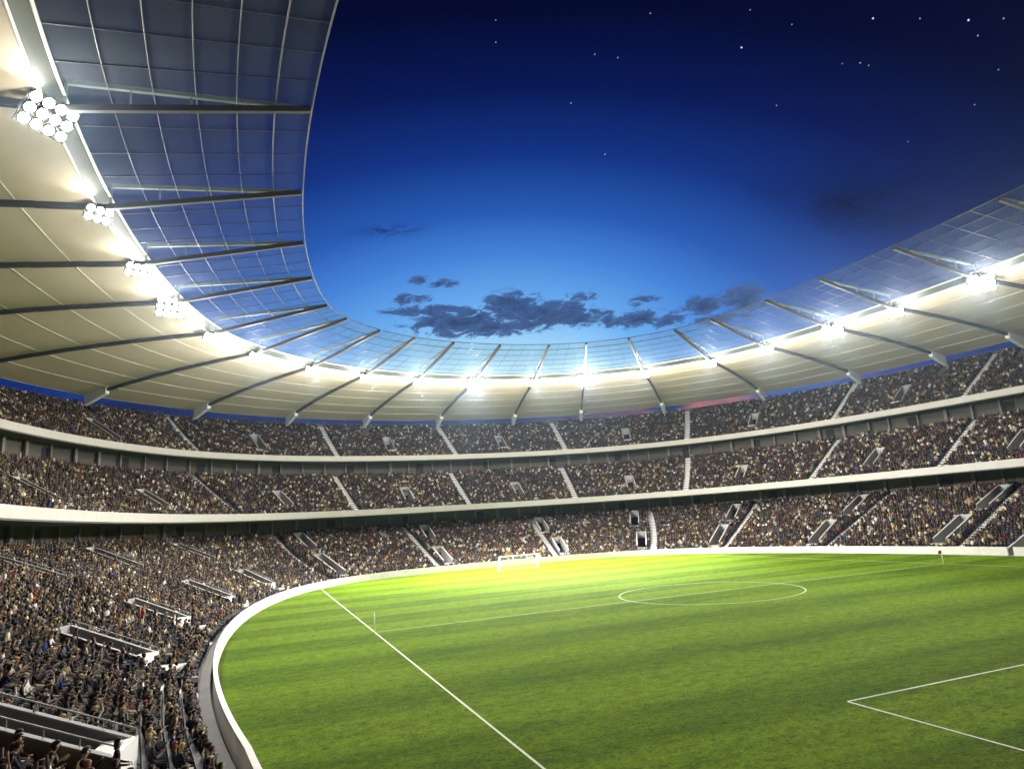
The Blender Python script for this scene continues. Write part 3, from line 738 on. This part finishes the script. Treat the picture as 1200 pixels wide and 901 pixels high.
jit = RNG.normal(0, .035, (N, 2))
scale = RNG.normal(.99, .05, N)
visible = (px > -6) & (px < 1206) & (py < 905) & (py > 0)
order = np.argsort(np.where(visible, pz, 1e9)); near_ids = order[:300]; is_near = np.zeros(N, bool); is_near[near_ids] = True

# simple bodies for the far crowd: groups 0 skin 1 top 2 trousers 3 hair
def tri_body(pose, fine):
    V = []; F = []; G = []
    def loft(rings, g, cap=False):
        o = len(V); k = len(rings[0])
        for r_ in rings:
            for v in r_: V.append(v); G.append(g)
        for j in range(len(rings)-1):
            for i in range(k):
                a, b = o+j*k+i, o+j*k+(i+1) % k; F.append((a, b, b+k)); F.append((a, b+k, a+k))
        if cap:
            for i in range(1, k-1): F.append((o+(len(rings)-1)*k, o+(len(rings)-1)*k+i, o+(len(rings)-1)*k+i+1))
    def ring_(c, rx, ry, n, ax='z'):
        out = []
        for i in range(n):
            t = 2*math.pi*(i+.5)/n; a, b = rx*math.cos(t), ry*math.sin(t)
            out.append((c[0]+a, c[1]+b, c[2]) if ax == 'z' else (c[0]+a, c[1], c[2]-b))
        return out
    n = 6 if fine else 4; st = pose.get('stand', 0); lean = pose.get('lean', 0)
    hz = .86 if st else .52
    L = lambda z: lean*(z-hz)
    loft([ring_((0, L(hz)-.02, hz-.08), .19, .15, n), ring_((0, L(hz+.34), hz+.34), .23, .15, n), ring_((0, L(hz+.5), hz+.52), .07, .07, n)], 1)
    hc = np.array((0, L(hz+.68)+.03, hz+.67))
    o = len(V)
    if fine:
        rr = [(-.115, .045), (-.05, .085), (.045, .098), (.105, .06)]
        loft([[tuple(hc+np.array((q*math.cos(2*math.pi*i/6), q*1.15*math.sin(2*math.pi*i/6), z))) for i in range(6)] for z, q in rr], 0, True)
        for i in range(o, len(V)):
            v = np.array(V[i])-hc
            if v[2] > .08 or (v[1] < .02 and v[2] > -.06): G[i] = 3
    else:
        for v in ((.10, 0, -.02), (0, .115, -.02), (-.10, 0, -.02), (0, -.105, 0), (0, .01, .125), (0, .02, -.13)): V.append(tuple(hc+np.array(v)))
        G += [0, 0, 0, 3, 3, 0]
        for a, b in ((0, 1), (1, 2), (2, 3), (3, 0)): F.append((o+a, o+b, o+4)); F.append((o+b, o+a, o+5))
    def limb(pts, rad, g, gend=None):
        k = 4 if fine else 3; rings = []
        for j, p in enumerate(pts):
            d = np.array(pts[min(j+1, len(pts)-1)])-np.array(pts[max(j-1, 0)]); d = d/np.linalg.norm(d)
            x = np.cross(d, (0, 0, 1) if abs(d[2]) < .85 else (0, 1, 0)); x /= np.linalg.norm(x); y = np.cross(d, x)
            rings.append([tuple(np.array(p)+rad[j]*(x*math.cos(2*math.pi*i/k)+y*math.sin(2*math.pi*i/k))) for i in range(k)])
        o2 = len(V); loft(rings, g)
        if gend is not None:
            for i in range(len(V)-k, len(V)): G[i] = gend
    for s in (-1, 1):
        if st: limb([(s*.1, 0, hz), (s*.11, .02, .45), (s*.11, 0, .04)][::1 if fine else 1], [.1, .075, .05], 2)
        else: limb([(s*.09, .05, .5), (s*.12, .46, .5), (s*.12, .47, .05)], [.10, .085, .05], 2)
        z0 = hz+.42; a = pose.get('arms', (0, 0))[(s+1)//2]
        if a == 0: pts = [(s*.21, L(z0), z0), (s*.27, L(z0-.25)+.06, z0-.26), (s*.15, L(z0-.3)+.30, z0-.30)]
        elif a == 1: pts = [(s*.21, L(z0), z0), (s*.30, L(z0)+.08, z0+.22), (s*.26, L(z0)+.06, z0+.54)]
        else: pts = [(s*.21, L(z0), z0), (s*.25, L(z0)+.16, z0-.2), (s*.06, L(z0)+.32, z0-.06)]
        limb(pts, [.06, .05, .035], 1, 0)
    return np.array(V), np.array(F), np.array(G)
POSES = [dict(), dict(lean=.25), dict(lean=-.08, arms=(2, 2)), dict(lean=.4, arms=(0, 2)), dict(arms=(1, 0)), dict(arms=(1, 1), lean=.05), dict(stand=1), dict(stand=1, arms=(1, 1)), dict(lean=.15, arms=(2, 0))]
PW = np.array([24, 20, 12, 12, 4, 4, 3, 2, 12], float)
pose_id = RNG.choice(len(POSES), N, p=PW/PW.sum())
topc = np.array([t[1] for t in TOPC])[ctop]*RNG.uniform(.28, 1.0, (N, 1))*np.where(is_near, 1.4, 1.0)[:, None]; hairc = np.array([t[1] for t in HAIRC])[chair]
troc = np.array(TROC)[RNG.choice(len(TROC), N, p=[.3, .25, .2, .15, .06, .04])]; skinc = np.array(SKINC)[RNG.choice(4, N, p=[.4, .3, .2, .1])]
def crowd_material():
    m = bpy.data.materials.new('crowd_clothing'); m.use_nodes = True; T = NT(m.node_tree); p = T.n['Principled BSDF']
    a = T.node('ShaderNodeAttribute'); a.attribute_name = 'colour'; T.l.new(a.outputs['Color'], p.inputs['Base Color'])
    p.inputs['Roughness'].default_value = .8; p.inputs['Specular IOR Level'].default_value = .2; return m
def build_crowd():
    VV, FF, CC = [], [], []; off = 0
    for fine in (True, False):
        for k, pose in enumerate(POSES):
            sel = np.where((pose_id == k) & ~is_near & ((pz < 62) == fine))[0]
            if not len(sel): continue
            V, F, G = tri_body(pose, fine); n = len(V)
            c, s = np.cos(yaw[sel])[:, None], np.sin(yaw[sel])[:, None]; sc = scale[sel][:, None]
            x = V[:, 0]*sc; y = V[:, 1]*sc
            W = np.stack([x*c-y*s+PEOPLE[sel, 0:1]+jit[sel, 0:1], x*s+y*c+PEOPLE[sel, 1:2]+jit[sel, 1:2], V[:, 2]*np.where(sc > 1.04, 1.04, sc)+PEOPLE[sel, 2:3]], -1).reshape(-1, 3)
            pal = np.stack([skinc[sel], topc[sel], troc[sel], hairc[sel]], 1)
            CC.append(pal[:, G, :].reshape(-1, 3)); VV.append(W)
            FF.append((F[None]+(np.arange(len(sel))*n)[:, None, None]).reshape(-1, 3)+off); off += len(W)
    V = np.concatenate(VV).astype(np.float32); F = np.concatenate(FF).astype(np.int32); C = np.concatenate(CC)
    me = bpy.data.meshes.new('crowd'); me.vertices.add(len(V)); me.loops.add(len(F)*3); me.polygons.add(len(F))
    me.vertices.foreach_set('co', V.ravel()); me.loops.foreach_set('vertex_index', F.ravel())
    me.polygons.foreach_set('loop_start', np.arange(0, len(F)*3, 3, dtype=np.int32))
    me.update(calc_edges=True)
    at = me.color_attributes.new('colour', 'FLOAT_COLOR', 'POINT'); at.data.foreach_set('color', np.c_[C, np.ones(len(C))].astype(np.float32).ravel())
    me.materials.append(crowd_material())
    o = link(bpy.data.objects.new('crowd', me)); tag(o, 'dense crowd of seated spectators filling all three tiers of the stands', 'crowd', kind='stuff')
    print('crowd people', N, 'tris', len(F))
build_crowd()

# ------------------------------------------------------------------ the 300 nearest spectators, each a body of its own
def obj_colour_mat(name, rough):
    m = bpy.data.materials.new(name); m.use_nodes = True; T = NT(m.node_tree); p = T.n['Principled BSDF']
    oi = T.node('ShaderNodeObjectInfo'); geo = T.node('ShaderNodeNewGeometry')
    n = T.noise(geo.outputs['Position'], 14, 3); g = T.m('ADD', T.m('MULTIPLY', n, .5), .75)
    cc = T.node('ShaderNodeCombineColor'); [T.l.new(g, cc.inputs[i]) for i in range(3)]
    T.l.new(T.mix(1.0, oi.outputs['Color'], cc.outputs[0], 'MULTIPLY'), p.inputs['Base Color'])
    p.inputs['Roughness'].default_value = rough; p.inputs['Specular IOR Level'].default_value = .25; return m
def random_mat(name, cols, rough):
    m = bpy.data.materials.new(name); m.use_nodes = True; T = NT(m.node_tree); p = T.n['Principled BSDF']
    oi = T.node('ShaderNodeObjectInfo')
    T.l.new(T.ramp(oi.outputs['Random'], [(i/len(cols), c) for i, c in enumerate(cols)], 'CONSTANT'), p.inputs['Base Color'])
    p.inputs['Roughness'].default_value = rough; return m
M_TOP = obj_colour_mat('shirt_cloth', .85); M_HAIR = obj_colour_mat('hair_strands', .6)
M_SKIN = random_mat('skin', [SKINC[0], SKINC[1], SKINC[2], SKINC[0], SKINC[3]], .55)
M_TRO = random_mat('trouser_cloth', [TROC[1], TROC[0], TROC[3], TROC[2], TROC[0], TROC[4], TROC[5]], .85)
M_SHOE = material('shoe_leather', (.03, .028, .026), .5); M_EYE = material('eye_dark', (.02, .015, .012), .3)
def body_mesh(pose, female=False):
    st, lean = pose.get('stand', 0), pose.get('lean', 0); hz = .90 if st else .53
    L = lambda z: lean*(z-hz)
    J = {}; E = []
    def j(n, p, rx, ry=None): J[n] = (p, (rx, ry or rx))
    w = .165 if female else .19
    j('pelvis', (0, L(hz), hz), .155, .125); j('belly', (0, L(hz+.15), hz+.15), .135, .105); j('chest', (0, L(hz+.36), hz+.36), w*.88, .118)
    j('collar', (0, L(hz+.49), hz+.49), .085, .075); j('neck', (0, L(hz+.55)+.005, hz+.56), .055, .055); j('jaw', (0, L(hz+.62)+.03, hz+.635), .062, .074); j('skull', (0, L(hz+.73)+.022, hz+.745), .076, .094)
    E += [('pelvis', 'belly'), ('belly', 'chest'), ('chest', 'collar'), ('collar', 'neck'), ('neck', 'jaw'), ('jaw', 'skull')]
    zs = hz+.435; hands = []
    for si, s in enumerate((-1, 1)):
        k = 'lr'[si]; a = pose.get('arms', (0, 0))[si]; y0 = L(zs)
        if a == 0: el, wr, hd = (s*(w+.075), y0+.05, zs-.27), (s*.16, L(zs-.3)+.27, zs-.33), (s*.135, L(zs-.3)+.345, zs-.335)
        elif a == 1: el, wr, hd = (s*(w+.13), y0+.10, zs+.17), (s*(w+.09), y0+.08, zs+.43), (s*(w+.08), y0+.09, zs+.51)
        elif a == 3: el, wr, hd = (s*(w+.08), y0+.16, zs-.18), (s*(w+.02), y0+.40, zs-.02), (s*(w), y0+.47, zs+.03)
        else: el, wr, hd = (s*(w+.06), y0+.12, zs-.24), (s*.07, y0+.33, zs-.10), (s*.035, y0+.385, zs-.05)
        j('sh'+k, (s*w, y0, zs), .068); j('el'+k, el, .047); j('wr'+k, wr, .029); j('hd'+k, hd, .040, .022)
        E += [('chest', 'sh'+k), ('sh'+k, 'el'+k), ('el'+k, 'wr'+k), ('wr'+k, 'hd'+k)]
        if st: kn, an, to = (s*.10, .03, .48), (s*.10, -.01, .09), (s*.12, .14, .045)
        else: kn, an, to = (s*.13, .44, .51), (s*.13, .44+.06*pose.get('feet', 0), .10), (s*.145, .585+.06*pose.get('feet', 0), .045)
        j('hip'+k, (s*.095, L(hz)+(.02 if st else .09), hz-(.06 if st else 0)), .098); j('kn'+k, kn, .066); j('an'+k, an, .044); j('to'+k, to, .046, .034)
        E += [('pelvis', 'hip'+k), ('hip'+k, 'kn'+k), ('kn'+k, 'an'+k), ('an'+k, 'to'+k)]
        hands.append((np.array(wr), np.array(hd), s))
    names = list(J); ix = {n: i for i, n in enumerate(names)}
    me = bpy.data.meshes.new('skeleton'); me.from_pydata([J[n][0] for n in names], [(ix[a], ix[b]) for a, b in E], [])
    o = bpy.data.objects.new('skeleton', me); COL.objects.link(o)
    o.modifiers.new('skin', 'SKIN'); sub = o.modifiers.new('sub', 'SUBSURF'); sub.levels = 1; sub.render_levels = 1
    sk = me.skin_vertices[0].data
    for n in names: sk[ix[n]].radius = J[n][1]; sk[ix[n]].use_root = (n == 'pelvis')
    dg = bpy.context.evaluated_depsgraph_get(); ev = o.evaluated_get(dg); out = bpy.data.meshes.new_from_object(ev, preserve_all_data_layers=False, depsgraph=dg)
    bpy.data.objects.remove(o); bpy.data.meshes.remove(me)
    nv = len(out.vertices); co = np.zeros(nv*3); out.vertices.foreach_get('co', co); V = co.reshape(-1, 3).tolist()
    F = [tuple(p.vertices) for p in out.polygons]; bpy.data.meshes.remove(out)
    # which bone is nearest decides the material
    reg = {'skull': 0, 'jaw': 0, 'neck': 0, 'hdl': 0, 'hdr': 0, 'knl': 2, 'knr': 2, 'anl': 2, 'anr': 2, 'hipl': 2, 'hipr': 2, 'tol': 3, 'tor': 3, 'wrl': pose.get('sleeve', 1), 'wrr': pose.get('sleeve', 1)}
    segs = [(np.array(J[a][0]), np.array(J[b][0]), reg.get(b, 1), np.mean(J[b][1])) for a, b in E if not (a in ('chest', 'pelvis') and b[:2] in ('sh', 'hi'))]
    segs += [(np.array(J['pelvis'][0])+np.array((0, 0, -.06)), np.array(J['pelvis'][0])+np.array((0, 0, .05)), 2, .14)]
    I = []
    for f in F:
        c = np.mean([V[k] for k in f], 0); best = (9, 0)
        for a, b, r_, q in segs:
            t = np.clip(((c-a)@(b-a))/max(1e-9, (b-a)@(b-a)), 0, 1); d = np.linalg.norm(c-a-t*(b-a))-q
            if d < best[0]: best = (d, r_)
        I.append(best[1])
    m = MB(); m.add(V, F); m.I = I
    # fingers, thumb
    for wr, hd, s in hands:
        d = (hd-wr)/np.linalg.norm(hd-wr); side = np.cross(d, (0, 0, 1)); side /= max(1e-6, np.linalg.norm(side)); dn = np.cross(side, d); dn = dn if dn[2] < 0 else -dn
        for k, ln in enumerate((.058, .066, .061, .048)):
            b = hd+d*.015+side*(.026-.0175*k); mid = b+d*ln*.6+dn*.010; tip = mid+d*ln*.35+dn*.028
            m.tube(b, mid, .0092, 5, 0, .0085); m.tube(mid, tip, .0085, 5, 0, .0065)
        b = hd-d*.02+side*(-s*.03); m.tube(b, b+d*.035-side*s*.028+dn*.012, .011, 5, 0, .008)
    # face: eyes, nose, mouth, ears
    hc = np.array(J['skull'][0])+np.array((0, 0, -.035))
    for s in (-1, 1):
        m.box(hc+np.array((s*.032, .088, .012)), (.012, 0, 0), (0, .006, 0), (0, 0, .006), 4)
        m.box(hc+np.array((s*.078, .0, -.005)), (.010, 0, 0), (0, .022, 0), (0, 0, .032), 0)
    m.add([hc+np.array(v) for v in ((0, .086, .012), (-.016, .090, -.032), (.016, .090, -.032), (0, .120, -.028))], [(0, 1, 3), (0, 3, 2), (1, 2, 3), (0, 2, 1)], 0)
    m.box(hc+np.array((0, .084, -.062)), (.022, 0, 0), (0, .006, 0), (0, 0, .005), 4)
    b = mesh('person', m.V, m.F, [M_SKIN, M_TOP, M_TRO, M_SHOE, M_EYE], False, m.I)
    b.polygons.foreach_set('use_smooth', [len(p.vertices) == 4 for p in b.polygons]); b.update()
    return b, J['skull'][0]
def hair_mesh(hc, long):
    V = []; F = []; n, rws = 12, 7; hc = np.array(hc)+np.array((0, -.006, -.02))
    for i in range(rws+1):
        th = math.pi*.62*i/rws
        for k in range(n):
            t = 2*math.pi*k/n; fr = math.sin(t); r_ = .098+random.uniform(-.003, .004)
            th2 = th*(.62 if fr > .3 else .85 if fr > -.2 else 1.15)
            x, y, z = r_*.93*math.sin(th2)*math.cos(t), r_*1.14*math.sin(th2)*math.sin(t), r_*1.1*math.cos(th2)
            if long and i == rws and fr < .3: z -= .13; x *= 1.05; y -= .01
            V.append((hc[0]+x, hc[1]+y, hc[2]+z+.015))
    for i in range(rws):
        for k in range(n): F.append((i*n+k, (i+1)*n+k, (i+1)*n+(k+1) % n, i*n+(k+1) % n))
    return mesh('hair', V, F, M_HAIR, True)
HP = [dict(), dict(lean=.22, feet=-1), dict(lean=-.06, arms=(2, 2)), dict(lean=.38, arms=(0, 2)), dict(arms=(1, 0)), dict(arms=(1, 1), lean=.05), dict(stand=1), dict(stand=1, arms=(1, 1)), dict(lean=.12, arms=(2, 0), feet=1), dict(arms=(0, 3), lean=.1), dict(lean=.15, sleeve=0), dict(arms=(2, 2), sleeve=0, lean=.08)]
HPW = np.array([18, 18, 10, 10, 3, 3, 2, 1, 9, 4, 12, 8], float); HPT = ['seated', 'stooping', 'hands-clasped', 'leaning', 'one-arm-raised', 'arms-raised', 'standing', 'standing cheering', 'hand-on-chest', 'pointing', 'bare-armed', 'clapping']
BODY = {}; LABELLED = {}
ROWN = ['front', 'second', 'third', 'fourth', 'fifth', 'sixth', 'seventh', 'eighth', 'ninth', 'tenth', 'eleventh', 'twelfth', 'thirteenth', 'fourteenth', 'fifteenth', 'sixteenth', 'seventeenth', 'eighteenth', 'nineteenth', 'twentieth']
for i in near_ids:
    x, y, z, p, ti, row = PEOPLE[i]; k = int(RNG.choice(len(HP), p=HPW/HPW.sum())); fem = bool(RNG.random() < .4)
    if (k, fem) not in BODY:
        b, hc = body_mesh(HP[k], fem); BODY[(k, fem)] = (b, hair_mesh(hc, fem))
    b, hm = BODY[(k, fem)]
    o = bpy.data.objects.new('person', b); COL.objects.link(o); sc_ = float(np.clip(scale[i], .92, 1.05))
    o.location = (x+jit[i, 0], y+jit[i, 1]*.4, z+.004); o.rotation_euler = (0, 0, yaw[i]); o.scale = (sc_, sc_, sc_)
    o.color = (*topc[i], 1)
    h = bpy.data.objects.new('hair', hm); COL.objects.link(h); h.parent = o; h.color = (*hairc[i], 1)
    zone = 'nearest block' if p > 190.4 else 'second block' if p > 182.6 else 'third block'
    hl = ('long ' if fem else 'short ')+HAIRC[chair[i]][0]+' hair'
    lb = f'{HPT[k]} person, {TOPC[ctop[i]][0]} top, {hl}, {ROWN[int(row)] if row < 20 else "upper"} row, {zone} on the left'
    tag(o, lb, 'person', 'spectators seated in the near left stand'); LABELLED.setdefault(lb, []).append(o)
for lb, os_ in LABELLED.items():      # alike neighbours: told apart by how near they sit
    if len(os_) == 2:
        for o, w in zip(os_, ('nearer', 'farther')): o['label'] = lb.replace(' on the left', f', {w} one')
    elif len(os_) > 2:
        for o, w in zip(os_, ('nearest', 'second', 'third', 'fourth', 'fifth', 'sixth', 'seventh')): o['label'] = lb.replace(' on the left', f', {w} one')

# ------------------------------------------------------------------ the night air that catches the floodlights
HAZE = 0.00013
if HAZE:
    hz = MB(); hz.box((34, 0, 23), (420, 0, 0), (0, 420, 0), (0, 0, 24.5)); m = bpy.data.materials.new('night_air'); m.use_nodes = True; T = NT(m.node_tree); T.n.clear()
    v = T.node('ShaderNodeVolumePrincipled'); v.inputs['Color'].default_value = (.52, .76, 1, 1); v.inputs['Density'].default_value = HAZE; v.inputs['Anisotropy'].default_value = .91
    T.l.new(v.outputs[0], T.node('ShaderNodeOutputMaterial').inputs['Volume'])
    h = hz.obj('haze', m); tag(h, kind='stuff'); h.display_type = 'WIRE'
